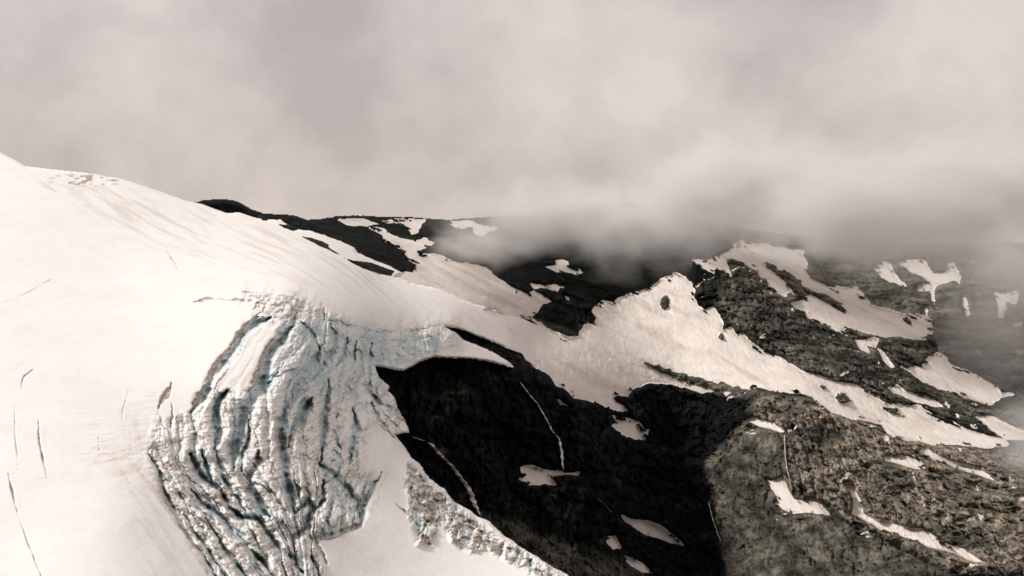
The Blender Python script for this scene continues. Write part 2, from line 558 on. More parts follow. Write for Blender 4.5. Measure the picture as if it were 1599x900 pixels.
# ================================================================== MOUNTAIN: dark cliff, snow bench, buttress, right-hand slopes
evB = tps([(1960, 700, 2450), (1960, 980, 1750), (1960, 820, 2150), (900, 545, 2885), (860, 535, 2870), (950, 560, 2950), (560, 560, 2150), (600, 585, 2180), (700, 565, 2380), (720, 515, 2500), (780, 550, 2500), (830, 575, 2550), (880, 605, 2600), (970, 645, 2800),
           (1000, 600, 2950), (900, 575, 2800), (830, 520, 2850), (1080, 620, 2980), (1030, 660, 2950),
           (600, 700, 2080), (700, 720, 2230), (800, 700, 2420), (800, 850, 2300), (900, 780, 2480), (900, 900, 2330), (1000, 780, 2680), (1000, 900, 2500), (1080, 760, 2780), (1080, 900, 2600),
           (600, 980, 2000), (900, 980, 2200), (560, 850, 1980),
           (1105, 700, 2860), (1110, 820, 2700), (1175, 645, 2780), (1250, 650, 2700), (1160, 760, 2620), (1300, 760, 2500), (1200, 900, 2380), (1300, 860, 2320), (1400, 740, 2500), (1400, 900, 2180),
           (1599, 900, 2080), (1599, 770, 2360), (1740, 900, 2000), (1740, 700, 2500), (1599, 710, 2560), (1300, 980, 2150), (1740, 1000, 1850),
           (1300, 620, 2880), (1400, 660, 2800), (1500, 695, 2680), (1200, 570, 3080), (1100, 540, 3150), (1055, 430, 3560), (1110, 490, 3380), (960, 500, 3330), (930, 515, 3080), (1000, 560, 3080),
           (1150, 420, 3480), (1200, 470, 3360), (1300, 540, 3180), (1400, 600, 3020), (1500, 650, 2900), (1599, 690, 2760),
           (1200, 385, 3850), (1280, 420, 3750), (1350, 490, 3500), (1450, 530, 3380), (1510, 600, 3180), (1580, 625, 3100), (1740, 650, 2950), (1120, 385, 3850)])
gB = Grid(545, 1960, 355, 980, 1.0)
DB = evB(gB.PX, gB.PY)
wB = world_pos(gB.PX, gB.PY, DB)
X, Y, Z = wB[..., 0], wB[..., 1], wB[..., 2]
relB = rock_relief(X, Y, Z, R(24), 22, 17, 8.0, 71)
brown = poly_sd(gB.PX, gB.PY, P('s', (1185, 612), (1270, 622), (1370, 665), (1450, 690), (1560, 700), (2000, 760), (2000, 900), (1500, 900), (1330, 820), (1240, 760), (1225, 690), (1190, 665), (1170, 640)))
grey = poly_sd(gB.PX, gB.PY, P('s', (1170, 650), (1240, 660), (1330, 800), (1520, 890), (2000, 890), (2000, 1000), (1160, 1000), (1120, 830), (1100, 720)))
relB = relB + smooth((brown + 10) / 30) * 24 * fbm(X / 85, Y / 200, Z / 240, 3, 0.55, 90, True)
gz = smooth((grey + 5) / 30) * (1 - smooth((brown + 5) / 15))
relB = relB * (1 - 0.55 * gz) + gz * (13 * fbm((X * 0.62 - Z * 0.78) / 400, Y / 300, (X * 0.78 + Z * 0.62) / 34, 4, 0.6, 95, True))
zb = smooth((brown + 10) / 20)
zm = smooth((poly_sd(gB.PX, gB.PY, P('s', (1090, 410), (1250, 360), (1500, 520), (1620, 690), (1300, 610), (1170, 540))) + 8) / 16)
j1, j2, j3 = worley(X / 26 + 0.35 * vnoise(X / 30, Y / 30, Z / 30, 3), (Z + 0.42 * X) / 62, 501)
k1, k2, k3 = worley(X / 11 + 0.4 * vnoise(X / 14, Y / 30, Z / 14, 4), (Z + 0.42 * X) / 20, 502)
jr = 15 * (j3 - 0.5) + 10 * (np.clip(j2 * 3.0, 0, 1) - 1) + 6 * (k3 - 0.5) + 5 * (np.clip(k2 * 3.0, 0, 1) - 1)
led = (Z + 0.42 * X) / 46 + 0.35 * vnoise(X / 90, Y / 90, Z / 90, 8)
led = led - np.floor(led)
jr = jr + 9 * (smooth(led / 0.75) - 0.5 - 1.0 * smooth((led - 0.8) / 0.2))
relB = relB + np.maximum(zb, 0.75 * zm) * jr
dk = 1 - np.maximum(zb, zm)
relB = relB + 0.30 * dk * (1 - gz) * jr
sled = (X * 0.70 + Z * 0.71) / 30 + 0.6 * vnoise(X / 110, Y / 110, Z / 110, 9)
sled = sled - np.floor(sled)
vert = fbm(X / 16, Y / 90, Z / 120, 4, 0.62, 505, True)
relB = relB + gz * (0.55 * jr + 7 * (smooth(sled / 0.7) - 0.5 - smooth((sled - 0.75) / 0.25)) + 5 * vert)
for _l in ((1150, 690, 1160, 780), (1330, 640, 1600, 735)):
    _d, _t = seg_dist(gB.PX, gB.PY, _l[:2], _l[2:])
    relB = relB - 16 * np.exp(-((_d + 3 * fbm(X / 20, Y / 20, Z / 20, 3)) / 9) ** 2) * (_l[0] > 1200)
topB = P('s', (545, 540), (700, 500), (760, 495), (830, 510), (890, 527), 'c', (850, 722), (855, 695), (880, 665), (930, 650), (940, 630), (915, 600), (920, 580), (970, 545), (1020, 550),
         (1060, 530), (1130, 500), (1190, 490), (1230, 460), (1290, 425), (1330, 402), (1370, 425), (1400, 455),
         'd', (0, 300), (0, 215), (12, 200), (60, 205), (110, 170), (160, 130), (240, 100), (300, 85), (380, 75), (460, 80), (530, 110), (560, 160), (600, 220), (650, 290), (730, 325), (775, 325), (845, 405), (900, 425),
         (1000, 447), (1090, 447), (1130, 480), (1140, 545), (1150, 590), (1160, 632), (1195, 660), (1215, 690), (1290, 715), (1360, 755), (1440, 800), (1510, 825), (1557, 850),
         's', (1660, 640), (1800, 660), (2100, 690))
domB = topB + [(2100, 1020), (500, 1020), (500, 560)]
sdB = poly_sd(gB.PX, gB.PY, domB) + 1.0 * fbm(X / 30, Y / 40, Z / 30, 3, 0.6, 6)

SNOW_B = [
    ('broad beige snowfield rising to a pointed top and running down right between the rock walls', 'snowfield',
     P('c', (1330, 405), (1370, 430), (1400, 455), 'd', (0, 325), (15, 340), (12, 375), (28, 405), (60, 432), (100, 415), (120, 440), (150, 500), (145, 525), (185, 508), (215, 555), (230, 540), (300, 600), (340, 630), (420, 650),
       (480, 695), (530, 725), (600, 740), (680, 770), (770, 780), (860, 830), (930, 865), 'h', (730, 60), (800, 110), (870, 140), (930, 150), (1000, 150), (1060, 190), (1130, 215), (1200, 250), (1270, 270),
       (1370, 295), (1395, 320), (1380, 332), (1300, 342), (1220, 330), (1100, 320), (1060, 330), (1000, 305), (930, 300), (850, 270), (830, 235), (760, 220), (680, 200), (600, 175), (540, 160), (500, 143), (560, 148),
       (530, 112), (490, 100), (400, 95), (300, 68), (250, 85), (160, 75), 'g', (1145, 288), (1100, 272), (1040, 257), (960, 256), (915, 280), (900, 300), (870, 293), (845, 303), (880, 330), (925, 357),
       (860, 345), (800, 322), (760, 310), (720, 302), (690, 272), (660, 260), (640, 230), (600, 205), (560, 180), (545, 155), (500, 140), (430, 110), (340, 75), (290, 60), 's', (690, 500), (700, 490), (790, 480),
       'c', (640, 655), (700, 690), (800, 735), (850, 722), (855, 695), (880, 665), (930, 650), (940, 630), (915, 600), (920, 580), (970, 545), (1020, 550), (1060, 530), (1130, 500), (1190, 490), (1230, 460), (1290, 425))),
    ('large upper snowfield with rock ribs in it just under the cloud on the right mountain', 'snowfield',
     P('d', (10, 200), (60, 205), (120, 185), (200, 130), (240, 112), (260, 125), (330, 118), (420, 130), (450, 150), (530, 145), (525, 180), (545, 215), (540, 260), (560, 285), (640, 320), (720, 335), (770, 330),
       (800, 365), (840, 410), (900, 430), (1000, 455), (1090, 455), (1120, 480), (1125, 545), (1100, 575), (1050, 575), (980, 560), (880, 560), (830, 545), (740, 515), (715, 530), (740, 560), (660, 530), (600, 490),
       (540, 465), (530, 440), (490, 430), (470, 400), (530, 382), (500, 362), (450, 352), (440, 370), (420, 365), (360, 330), (350, 290), (300, 250), (240, 210), (195, 195), (165, 205), (185, 275), (150, 245), (110, 240), (105, 265), (60, 240))),
    ('small angular snow patch in the notch below the upper snowfield', 'snow_patch',
     P('d', (765, 572), (800, 576), (850, 558), (880, 565), (862, 610), (822, 602), (842, 642), (790, 617))),
    ('thin slanting snow strip right beside the round brown knob', 'snow_patch',
     P('d', (870, 612), (900, 630), (950, 700), (930, 707), (900, 672))),
    ('long tapering wedge of snow under the misty wall, below the round brown knob', 'snowfield',
     P('d', (980, 697), (1080, 700), (1110, 645), (1160, 638), (1190, 663), (1210, 693), (1280, 718), (1350, 755), (1430, 798), (1450, 825), (1500, 830), (1450, 850), (1400, 880), (1330, 860), (1250, 830), (1150, 800), (1080, 770), (1030, 730))),
    ('narrow stepped snow strip between the broad snowfield and the tapering wedge', 'snow_patch',
     P('d', (915, 797), (960, 773), (1000, 810), (1040, 825), (1080, 830), (1150, 860), (1190, 892), (1130, 885), (1080, 870), (1020, 850), (980, 832), (940, 822))),
    ('pale snow tongue reaching in from the right edge above the end of the broad snowfield', 'snow_patch',
     P('h', (1238, 193), (1330, 200), (1400, 238), (1460, 265), (1560, 300), (1540, 330), (1460, 300), (1385, 300), (1340, 280), (1290, 240))),
    ('ragged leaf-shaped snow patch below the bench on the upper black cliff', 'snow_patch',
     P('g', (850, 362), (900, 370), (945, 390), (955, 410), (975, 408), (957, 442), (920, 440), (880, 425), (850, 395), (867, 386))),
    ('small snow sliver under the cliff lip, left of the leaf-shaped patch', 'snow_patch',
     P('g', (660, 303), (675, 310), (702, 332), (675, 326))),
    ('brownish forked snow patch alone in the middle of the black cliff', 'snow_patch',
     P('g', (540, 533), (580, 529), (640, 543), (690, 553), (740, 551), (735, 562), (660, 563), (640, 572), (668, 598), (620, 590), (575, 599), (535, 575), (547, 560))),
    ('long lens-shaped snow patch low on the black cliff', 'snow_patch',
     P('g', (880, 696), (930, 710), (980, 718), (1030, 743), (1087, 796), (1040, 786), (980, 766), (930, 742), (890, 717))),
    ('small square snow patch between the lens-shaped one and the bottom edge', 'snow_patch',
     P('g', (828, 768), (860, 763), (880, 806), (850, 812), (830, 785))),
    ('pointed snow patch at the foot of the black cliff, lowest one there', 'snow_patch',
     P('g', (885, 828), (910, 828), (950, 858), (990, 893), (950, 887), (910, 867))),
    ('thin curved snow ledge at the top of the smooth grey buttress wall', 'snow_patch',
     P('h', (238, 215), (265, 203), (300, 213), (360, 228), (412, 267), (390, 268), (330, 248), (280, 236))),
    ('boot-shaped snow patch at the foot of the thin waterfall on the buttress', 'snow_patch',
     P('h', (330, 475), (350, 482), (400, 465), (420, 510), (450, 560), (520, 565), (560, 580), (612, 632), (560, 625), (500, 620), (450, 625), (400, 605), (365, 580), (387, 575), (350, 520))),
    ('long snow ramp with an upright hooked head crossing the brown buttress', 'snow_patch',
     P('h', (673, 488), (700, 490), (722, 530), (747, 580), (752, 620), (800, 650), (860, 655), (930, 685), (1010, 690), (1060, 720), (1110, 755), (1190, 775), (1240, 815), (1295, 842), (1240, 837), (1150, 802), (1060, 777),
       (960, 737), (880, 712), (830, 697), (790, 667), (740, 642), (703, 627), (714, 580), (698, 530), (680, 510))),
    ('blunt snow strip on the brown buttress just under its dark rim', 'snow_patch',
     P('h', (843, 376), (900, 368), (960, 378), (1022, 405), (1027, 432), (970, 427), (900, 402), (850, 392))),
    ('thin long snow strip along the rim right of the blunt strip', 'snow_patch',
     P('h', (983, 360), (1030, 333), (1090, 373), (1160, 400), (1230, 413), (1270, 428), (1345, 488), (1260, 458), (1180, 428), (1110, 403), (1030, 378))),
    ('tiny snow fleck on the brown buttress below the blunt strip', 'snow_patch',
     P('h', (928, 515), (960, 503), (974, 515), (940, 527))),
    ('small snow fleck on dark rock below the end of the thin long strip', 'snow_patch',
     P('h', (1218, 488), (1250, 498), (1259, 523), (1225, 508))),
    ('speck of snow in the cracks of the lower right buttress', 'snow_patch',
     P('h', (1256, 628), (1283, 638), (1268, 658))),
    ('small snow patch on the buttress cut by the right edge of the picture', 'snow_patch',
     P('h', (1428, 548), (1462, 548), (1500, 575), (1437, 569))),
    ('tiny snow sliver beneath the hooked head of the long ramp', 'snow_patch',
     P('h', (718, 668), (752, 685), (735, 691))),
]
ISL_B = [
    P('s', (1003, 565), (1027, 568), (1064, 583), (1100, 591), (1150, 603), (1178, 610), (1165, 618), (1130, 613), (1098, 606), (1075, 600), (1040, 588), (1010, 572)),
    P('h', (640, 93), (670, 98), (707, 130), (670, 137), (628, 117)),
    P('h', (828, 153), (900, 160), (942, 195), (925, 207), (878, 197)),
    P('h', (570, 63), (592, 64), (586, 79)),
    P('c', (1250, 530), (1275, 508), (1307, 540), (1302, 582), (1270, 593), (1244, 560)),
    P('c', (1545, 700), (1560, 698), (1562, 732), (1550, 730)),
    P('d', (340, 203), (360, 208), (450, 258), (510, 298), (520, 318), (600, 353), (650, 368), (700, 398), (747, 458), (690, 442), (640, 402), (600, 374), (530, 364), (470, 354), (440, 314), (400, 274), (350, 232)),
    P('d', (963, 458), (1010, 463), (1048, 517), (1000, 497)),
    P('d', (268, 158), (292, 165), (280, 177)),
    P('d', (493, 163), (522, 170), (505, 180)),
    P('d', (160, 195), (200, 195), (240, 210), (240, 240), (190, 250), (170, 220)),
    P('g', (595, 180), (608, 183), (600, 190)),
    P('h', (995, 285), (1012, 287), (1005, 297)),
]
relB = lay_snow(gB, DB, relB, wB, SNOW_B, ISL_B, 6.0, M_FIRN, 61)
midz = poly_sd(gB.PX, gB.PY, P('s', (1130, 400), (1250, 360), (1500, 520), (1620, 690), (1300, 610), (1200, 560), (1120, 480)))
scree = poly_sd(gB.PX, gB.PY, P('s', (740, 800), (800, 815), (880, 845), (1000, 890), (1040, 930), (760, 960)))
tn = fbm(X / 60, Y / 60, Z / 60, 4, 0.6, 88)
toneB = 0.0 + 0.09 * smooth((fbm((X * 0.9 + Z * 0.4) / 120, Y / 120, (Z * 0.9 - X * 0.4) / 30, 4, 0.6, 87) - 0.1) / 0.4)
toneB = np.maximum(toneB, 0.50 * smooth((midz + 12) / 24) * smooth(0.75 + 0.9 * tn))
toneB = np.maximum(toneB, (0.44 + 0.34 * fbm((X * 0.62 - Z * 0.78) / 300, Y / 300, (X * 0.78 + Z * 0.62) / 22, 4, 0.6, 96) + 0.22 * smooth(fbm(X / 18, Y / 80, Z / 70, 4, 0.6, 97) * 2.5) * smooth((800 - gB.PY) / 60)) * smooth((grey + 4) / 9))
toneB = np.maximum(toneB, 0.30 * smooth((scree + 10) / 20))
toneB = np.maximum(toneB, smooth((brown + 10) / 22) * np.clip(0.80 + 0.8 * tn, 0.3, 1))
for isl in ISL_B:
    sj, si = gB.sub(isl, 10)
    toneB[sj, si] = np.maximum(toneB[sj, si], 0.45 * smooth((poly_sd(gB.PX[sj, si], gB.PY[sj, si], isl) + 8) / 5))
# flecks of old snow caught on ledges round the larger patches
nearB = np.full(X.shape, -1e3)
for _, _, pts in SNOW_B:
    sj, si = gB.sub(pts, 50)
    nearB[sj, si] = np.maximum(nearB[sj, si], poly_sd(gB.PX[sj, si], gB.PY[sj, si], pts))
fl = fbm((X + 0.4 * Z) / 42, Y / 60, (Z - 0.42 * X) / 9, 4, 0.6, 401)
fv = fl - 0.30 - 0.012 * np.clip(-nearB, 0, 60) - 0.35 * (gB.PX < 1080)
fs = fv * 22
DF = DB - relB - np.where(fs < 0, fs, np.minimum(0.4 + fs, 3.0))
fo = sheet('snow_flecks', gB.PX, gB.PY, DF, (fs > -1.5) & (nearB < -3) & (sdB > 8), M_FIRN, {'ice': 0 * DF, 'dirt_dark': 0.15 + 0 * DF})
tag(fo, kind='stuff')
edgeB = smooth(sdB / 7.0)
DB2 = DB - relB * smooth(sdB / 6) + 45 * (1 - edgeB) ** 2
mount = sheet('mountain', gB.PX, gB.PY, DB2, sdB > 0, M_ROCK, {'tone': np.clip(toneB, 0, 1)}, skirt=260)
tag(mount, kind='structure')

# ================================================================== GLACIER with its icefall
evA = tps([(-160, 980, 900), (0, 900, 1000), (0, 750, 1150), (0, 600, 1380), (0, 450, 1750), (0, 300, 2350), (0, 240, 2750), (-160, 230, 2700), (-160, 600, 1350),
           (200, 400, 2050), (200, 600, 1450), (200, 800, 1130), (200, 980, 960), (320, 318, 2650), (200, 285, 2650), (400, 420, 2050), (450, 345, 2680),
           (450, 470, 1800), (450, 600, 1520), (450, 750, 1350), (500, 880, 1240), (350, 900, 1120), (330, 750, 1300), (500, 980, 1150),
           (600, 430, 2550), (560, 500, 1950), (700, 500, 2380), (600, 560, 2000), (700, 545, 2300), (780, 560, 2420), (620, 650, 1780), (640, 700, 1670), (700, 800, 1530), (760, 850, 1480),
           (880, 900, 1430), (600, 820, 1400), (700, 980, 1250), (950, 980, 1330), (800, 490, 2800), (900, 540, 2868), (960, 580, 2900), (830, 560, 2600), (530, 650, 1620), (560, 740, 1500)])
gA = Grid(-290, 985, 215, 975, 1.0)
DA = evA(gA.PX, gA.PY)
wS = smooth((gA.PX - 785) / 65) * smooth((640 - gA.PY) / 30)
DA = DA * (1 - wS) + (evB(gA.PX, gA.PY) - 5 + 10 * smooth((gA.PX - 845) / 50)) * wS
wA = world_pos(gA.PX, gA.PY, DA)
X, Y, Z = wA[..., 0], wA[..., 1], wA[..., 2]
domA = P('s', (-350, 170), (-60, 225), (0, 237), (18, 246), (40, 259), (80, 264), (140, 270), (190, 279), (240, 295), (290, 313), (318, 319),
         'b', (100, 160), (200, 196), (280, 194), (370, 224), (440, 234), (520, 236), (600, 290), (700, 300), (870, 360), (950, 400), (972, 430), (1060, 470), (1120, 492), (1185, 522), (1235, 550), (1190, 568), (1300, 607), (1500, 632),
         'c', (0, 452), (150, 482), (250, 532), (400, 580), (560, 620), (640, 652), (740, 690), (850, 728), (900, 760), (960, 800), (900, 840),
         'g', (600, 203), (560, 178), (545, 155), (500, 140), (430, 110), (340, 75), (290, 65), (325, 82), (350, 108), (420, 135), (462, 155), (500, 180), (525, 203), (480, 195), (440, 183), (370, 172), (330, 172), (250, 168),
         (205, 185), (150, 215), (110, 207), (55, 197), (70, 235), (105, 262), (100, 280), (125, 300), (130, 340), (160, 385), (175, 420), (120, 425), (150, 465), (180, 505), (200, 520), (240, 575), (290, 610), (330, 655),
         (400, 700), (440, 715), (490, 765), (545, 805), (620, 850), (700, 895), 's', (960, 1000), (-350, 1000))
sdA = poly_sd(gA.PX, gA.PY, domA)
sdA = sdA + 1.3 * fbm(X / 9, Y / 14, Z / 9, 3, 0.6, 9) * smooth((gA.PX - 380) / 60) + 2.6 * fbm(X / 22, Y / 40, Z / 16, 3, 0.6, 10) * smooth((gA.PX - 570) / 20) * smooth((gA.PY - 570) / 15)

# crevasses: (opening in px, depth in m, points)
CREV = [
    (6, 24, P('e', (740, 225), (650, 260), (600, 300), (570, 360), (510, 430), (450, 510), (410, 590), (370, 660), (325, 715))),
    (8, 26, P('e', (850, 270), (790, 350), (740, 400), (720, 470), (700, 540), (690, 600), (640, 650), (600, 700), (590, 780), 'f', (575, 200), (572, 320))),
    (5, 24, P('e', (520, 600), (480, 640), (460, 700), (455, 800), 'f', (485, 20), (487, 120), (465, 220))),
    (6, 24, P('e', (1000, 380), (960, 470), (900, 540), (870, 620), (830, 680), (800, 780), 'f', (822, 60), (830, 200), (850, 350), (880, 450), (905, 560))),
    (7, 26, P('e', (960, 640), (930, 680), (895, 750), (850, 810))),
    (4.5, 22, P('e', (1045, 540), (1040, 640), (1025, 720), 'f', (1065, 30), (1055, 150), (1035, 290))),
    (4.5, 18, P('e', (1175, 700), (1190, 800), 'f', (1230, 80), (1210, 200), (1195, 300))),
    (3.5, 18, P('e', (1270, 350), (1262, 480), (1250, 600), (1300, 650), (1400, 720), (1467, 790))),
    (3, 12, P('f', (110, 240), (160, 310), (185, 430), (240, 530), (300, 640), (370, 740), (430, 830), (480, 900))),
    (4, 16, P('f', (350, 430), (400, 510), (480, 560), (530, 600), (600, 660), (650, 740), (720, 820), (790, 900))),
    (5, 20, P('f', (340, 240), (370, 330), (420, 380), (500, 440), (550, 530), (610, 580), (700, 590), (770, 690), (830, 760), (890, 800), (940, 880))),
    (4, 18, P('f', (395, 230), (440, 330), (460, 400))),
    (5.5, 22, P('f', (705, 230), (700, 280), (660, 370), (655, 430), (700, 480), (720, 540), (770, 580))),
    (5, 20, P('f', (905, 560), (970, 490), (1000, 540), (960, 640), (890, 700), (900, 770))),
    (4, 18, P('f', (1055, 380), (1060, 480), (1000, 560))),
    (4.5, 18, P('f', (1035, 290), (1100, 340), (1190, 430), (1240, 500), (1250, 610))),
    (4, 14, P('f', (1370, 340), (1320, 420), (1280, 500), (1250, 620), (1180, 650), (1100, 680), (1000, 700), (1040, 760), (1075, 835))),
    (5, 18, P('f', (990, 790), (1030, 890))),
    (3, 12, P('f', (420, 590), (520, 730), (580, 830), (640, 900))),
    (2.5, 9, P('f', (300, 560), (360, 660), (440, 770), (530, 900))),
    (2.5, 12, P('e', (230, 670), (225, 790))),
    (3.5, 12, P('e', (225, 560), (195, 630), (155, 690))),
    (2, 6, P('e', (340, 145), (400, 120), (500, 122), (640, 135), (700, 150))),
    (1.8, 6, P('e', (585, 84), (690, 97))),
    (4.5, 16, P('e', (1060, 250), (1085, 380), (1010, 470), (960, 540))),
    (4, 16, P('e', (1140, 330), (1130, 410), (1090, 470))),
    (4, 16, P('e', (1185, 340), (1178, 450))),
    (3.5, 14, P('e', (880, 190), (855, 250), (850, 290))),
    (3, 12, P('e', (1022, 175), (1022, 235))),
    (2.5, 7, P('e', (1050, 235), (1120, 250), (1200, 275), (1300, 298), (1467, 288), 's', (690, 508), (715, 512))),
    (2, 6, P('e', (1190, 325), (1300, 340), (1467, 345), 's', (690, 522))),
    (4, 14, P('e', (1270, 660), (1310, 760), (1390, 850))),
    (3.5, 14, P('f', (900, 380), (930, 430), (900, 500))),
    (3.5, 14, P('f', (480, 230), (500, 320), (540, 420), (590, 480), (640, 560))),
    (3.5, 13, P('e', (900, 250), (960, 300), (1000, 380))),
    (3.5, 14, P('f', (650, 50), (655, 150), (620, 230), (610, 330))),
    (3, 12, P('f', (950, 60), (880, 130), (860, 200))),
    (3, 10, P('f', (1130, 30), (1110, 120), (1150, 220))),
    # thin cracks in the smooth snow on the left
    (1.6, 5, P('s', (60, 657), (61, 685), (66, 712), (73, 746))),
    (1.9, 6, P('s', (13, 742), (20, 772), (27, 802))),
    (1.0, 3, P('s', (27, 802), (45, 850), (63, 897), (75, 940))),
    (0.9, 2.4, P('s', (23, 625), (24, 680), (29, 738))),
    (1.3, 4, P('s', (33, 607), (36, 592), (52, 577))),
    (1.2, 3.5, P('s', (154, 683), (156, 712))),
    (1.1, 3, P('s', (190, 672), (192, 640), (200, 610))),
    (0.8, 2.0, P('s', (-20, 480), (15, 470), (45, 458), (70, 443), (90, 430))),
    (1.4, 4, P('s', (259, 388), (265, 398), (273, 412), (281, 427))),
    (1.5, 4, P('s', (10, 243), (22, 247), (38, 254))),
    (1.5, 5, P('i', (260, 390), (320, 440), (380, 500), (420, 560))),
    (1.5, 4, P('s', (240, 690), (231, 706), (236, 716))),
    (1.2, 4, P('s', (199, 742), (205, 770))),
]
ex = 1.8 * fbm(X / 4.5, Y / 9, Z / 5, 3, 0.6, 149) * smooth((gA.PX - 200) / 60) + 4.0 * fbm(X / 14, Y / 30, Z / 12, 4, 0.65, 141) * smooth((gA.PX - 200) / 60) + 0.8 * fbm(X / 8, Y / 20, Z / 8, 2, 0.6, 143)
ey = 4.0 * fbm(X / 14, Y / 30, Z / 12, 4, 0.65, 142)
wob = fbm(X / 13, Y / 30, Z / 13, 3, 0.6, 145)
WX, WY = gA.PX + ex, gA.PY + ey
wob2 = fbm(X / 22, Y / 40, Z / 20, 3, 0.6, 147)
carve = np.zeros(DA.shape)
dn = np.full(DA.shape, 60.0)
side = np.zeros(DA.shape)
for w, dep, pts in CREV:
    sj, si = gA.sub(pts, 62)
    best = np.full(DA[sj, si].shape, 1e9)
    n = len(pts) - 1
    for k in range(n):
        d, t = seg_dist(WX[sj, si], WY[sj, si], pts[k], pts[k + 1])
        taper = 1.0
        if k == 0: taper = np.where(t < 1, 1 + 3.0 * (1 - smooth(t * 1.1)) ** 2, 1)
        if k == n - 1: taper = taper * np.where(t > 0, 1 + 3.0 * (1 - smooth((1 - t) * 1.1)) ** 2, 1)
        best = np.minimum(best, d * taper)
    ww = w * (1.12 if dep > 8 else 0.9) * (1 + 0.7 * wob[sj, si])
    if dep <= 8:
        dep = dep * np.clip(0.75 + 1.2 * wob[sj, si], 0.15, 1.3)
    if np.max(dep) > 8.5:
        dep = dep * 0.72 * np.clip(0.95 + 1.0 * wob2[sj, si], 0.3, 1.5)
    carve[sj, si] = np.maximum(carve[sj, si], dep * np.exp(-(best / ww) ** 2.6) + (np.max(dep) > 8.5) * 0.45 * dep * np.exp(-((best + 0.5 * np.abs(wob[sj, si])) / (0.40 * ww + 0.5)) ** 2))
    if np.max(dep) > 8.5:
        dn[sj, si] = np.minimum(dn[sj, si], best)

fallz = poly_sd(gA.PX, gA.PY, P('s', (380, 452), (470, 458), (525, 488), (600, 508), (712, 503), (716, 540), (650, 575), (590, 585), (612, 625), (655, 690), (635, 692), (592, 662), (577, 680),
                                 (574, 728), (597, 742), (570, 815), (545, 832), (500, 845), (520, 985), (370, 985), (300, 850), (255, 775), (228, 710), (245, 650), (300, 640), (330, 590), (345, 560), (390, 505)))
slab = poly_sd(gA.PX, gA.PY, P('e', (745, 240), (690, 260), (620, 310), (600, 370), (540, 440), (480, 530), (440, 610), (520, 600), (630, 625), (680, 570), (710, 470), (740, 380), (790, 320)))
band = poly_sd(gA.PX, gA.PY, P('s', (628, 720), (645, 716), (670, 745), (700, 775), (770, 830), (830, 868), (900, 905), (960, 980), (900, 985), (830, 900), (765, 862), (735, 862), (700, 850), (690, 822), (675, 855), (650, 850), (640, 815), (634, 780)))
edgeI = poly_sd(gA.PX, gA.PY, P('s', (580, 575), (600, 590), (640, 640), (648, 690), (630, 685), (600, 650), (585, 625)))
mF = smooth((fallz + 8 + 6 * wob) / 26) * (1 - 0.9 * smooth((slab + 2) / 8))
mB = smooth((band + 4 + 7 * wob) / 14)
mE = smooth((edgeI + 3) / 8)
rough = np.maximum(np.maximum(mF, mB), mE)
soft = smooth((poly_sd(gA.PX, gA.PY, P('s', (120, 640), (250, 600), (260, 770), (130, 740))) + 20) / 40)

lump = fbm(X / 16, Y / 26, Z / 14, 4, 0.55, 201, True)
chunk = fbm(X / 6.5, Y / 12, Z / 5.0, 3, 0.6, 211, True)
layers = fbm(X / 30, Y / 40, (Z + 0.12 * X) / 2.6, 3, 0.6, 221, True)
pillow = 17 * np.clip(dn / 24, 0, 1) ** 0.75 - 15
rightw = smooth((WX - 430) / 90)
G = (-0.62 + 0.5 * smooth((WX - 470) / 70)) * (np.minimum(WY, 610) - 610) + (0.72 * (1 - rightw) - 0.25 * rightw) * np.maximum(WY - 720, 0)
q = WX - G + 5 * wob2
wa, wb, wc = worley(q / 19 + 0.35 * wob, WY / 60 + 0.4 * wob2 + 0.5 * vnoise(q / 19, 0 * q, 0 * q, 5), 301)
rphase = q / 28 + 0.42 * fbm(WX / 60, WY / 130, 0 * q, 3, 0.5, 321) + 0.10 * wob
rr_ = np.abs(rphase - np.floor(rphase) - 0.5) * 2          # 0 on a rib's crest, 1 in the gap
rid = _hash(np.floor(rphase).astype(np.int64), (0 * q).astype(np.int64), (0 * q).astype(np.int64), 77)
ribrel = (12 + 6 * lump * 0.5) * (np.sqrt(np.clip(1 - (0.93 * rr_) ** 2.6, 0, 1)) - 0.75) + 6 * (rid - 0.5)
ribgap = smooth((rr_ - 0.68) / 0.3)
fins = fbm(q / 13, WY / 95, 0 * q, 4, 0.6, 311, True)
wd, we, wf = worley(q / 8 + 0.4 * lump, WY / 15 + 0.3 * lump, 302)
lowz = smooth((gA.PY - 715) / 60)
blocks = (5.0 + 5 * lowz) * np.clip(0.6 + 1.5 * wob2, 0, 1.4) * (np.clip(wb * 2.4, 0, 1) - 1) + 10 * (wc - 0.5) + 2.0 * fins + 1.6 * (np.clip(we * 2.5, 0, 1) - 1) + 2.6 * (wf - 0.5)
swell = fbm(X / 140, Y / 220, Z / 90, 4, 0.5, 231)
ogive = fbm((X + 0.9 * Y) / 26, (Y - X) / 300, Z / 60, 4, 0.55, 241)
uprz = smooth(1 - (gA.PY - 260) / 320)
relA = rough * ((1 - 0.8 * mB) * ribrel + 0.6 * pillow + blocks + 3.2 * lump + 1.3 * chunk + 1.1 * layers) - carve * np.clip(0.35 + rough + (carve < 7), 0, 1)
relA = relA + mB * (1.0 * fins + 5 * lump + 4 * chunk + 7 * (wf - 0.5) - 3)
relA = relA + 5 * swell + 2.0 * uprz * ogive + soft * 1.2 * layers
# crumbled crevasse field at the crown of the glacier
crown = smooth(1 - np.hypot((gA.PX - 140) / 95, (gA.PY - 281) / 15)) * 1.0
head = smooth(1.15 - np.hypot((gA.PX - 430) / 55, (gA.PY - 472) / 22))
cn = fbm(gA.PX / 10, gA.PY / 3.2, 0 * X, 3, 0.6, 251)
relA = relA + crown * 9 * cn + head * 6 * lump

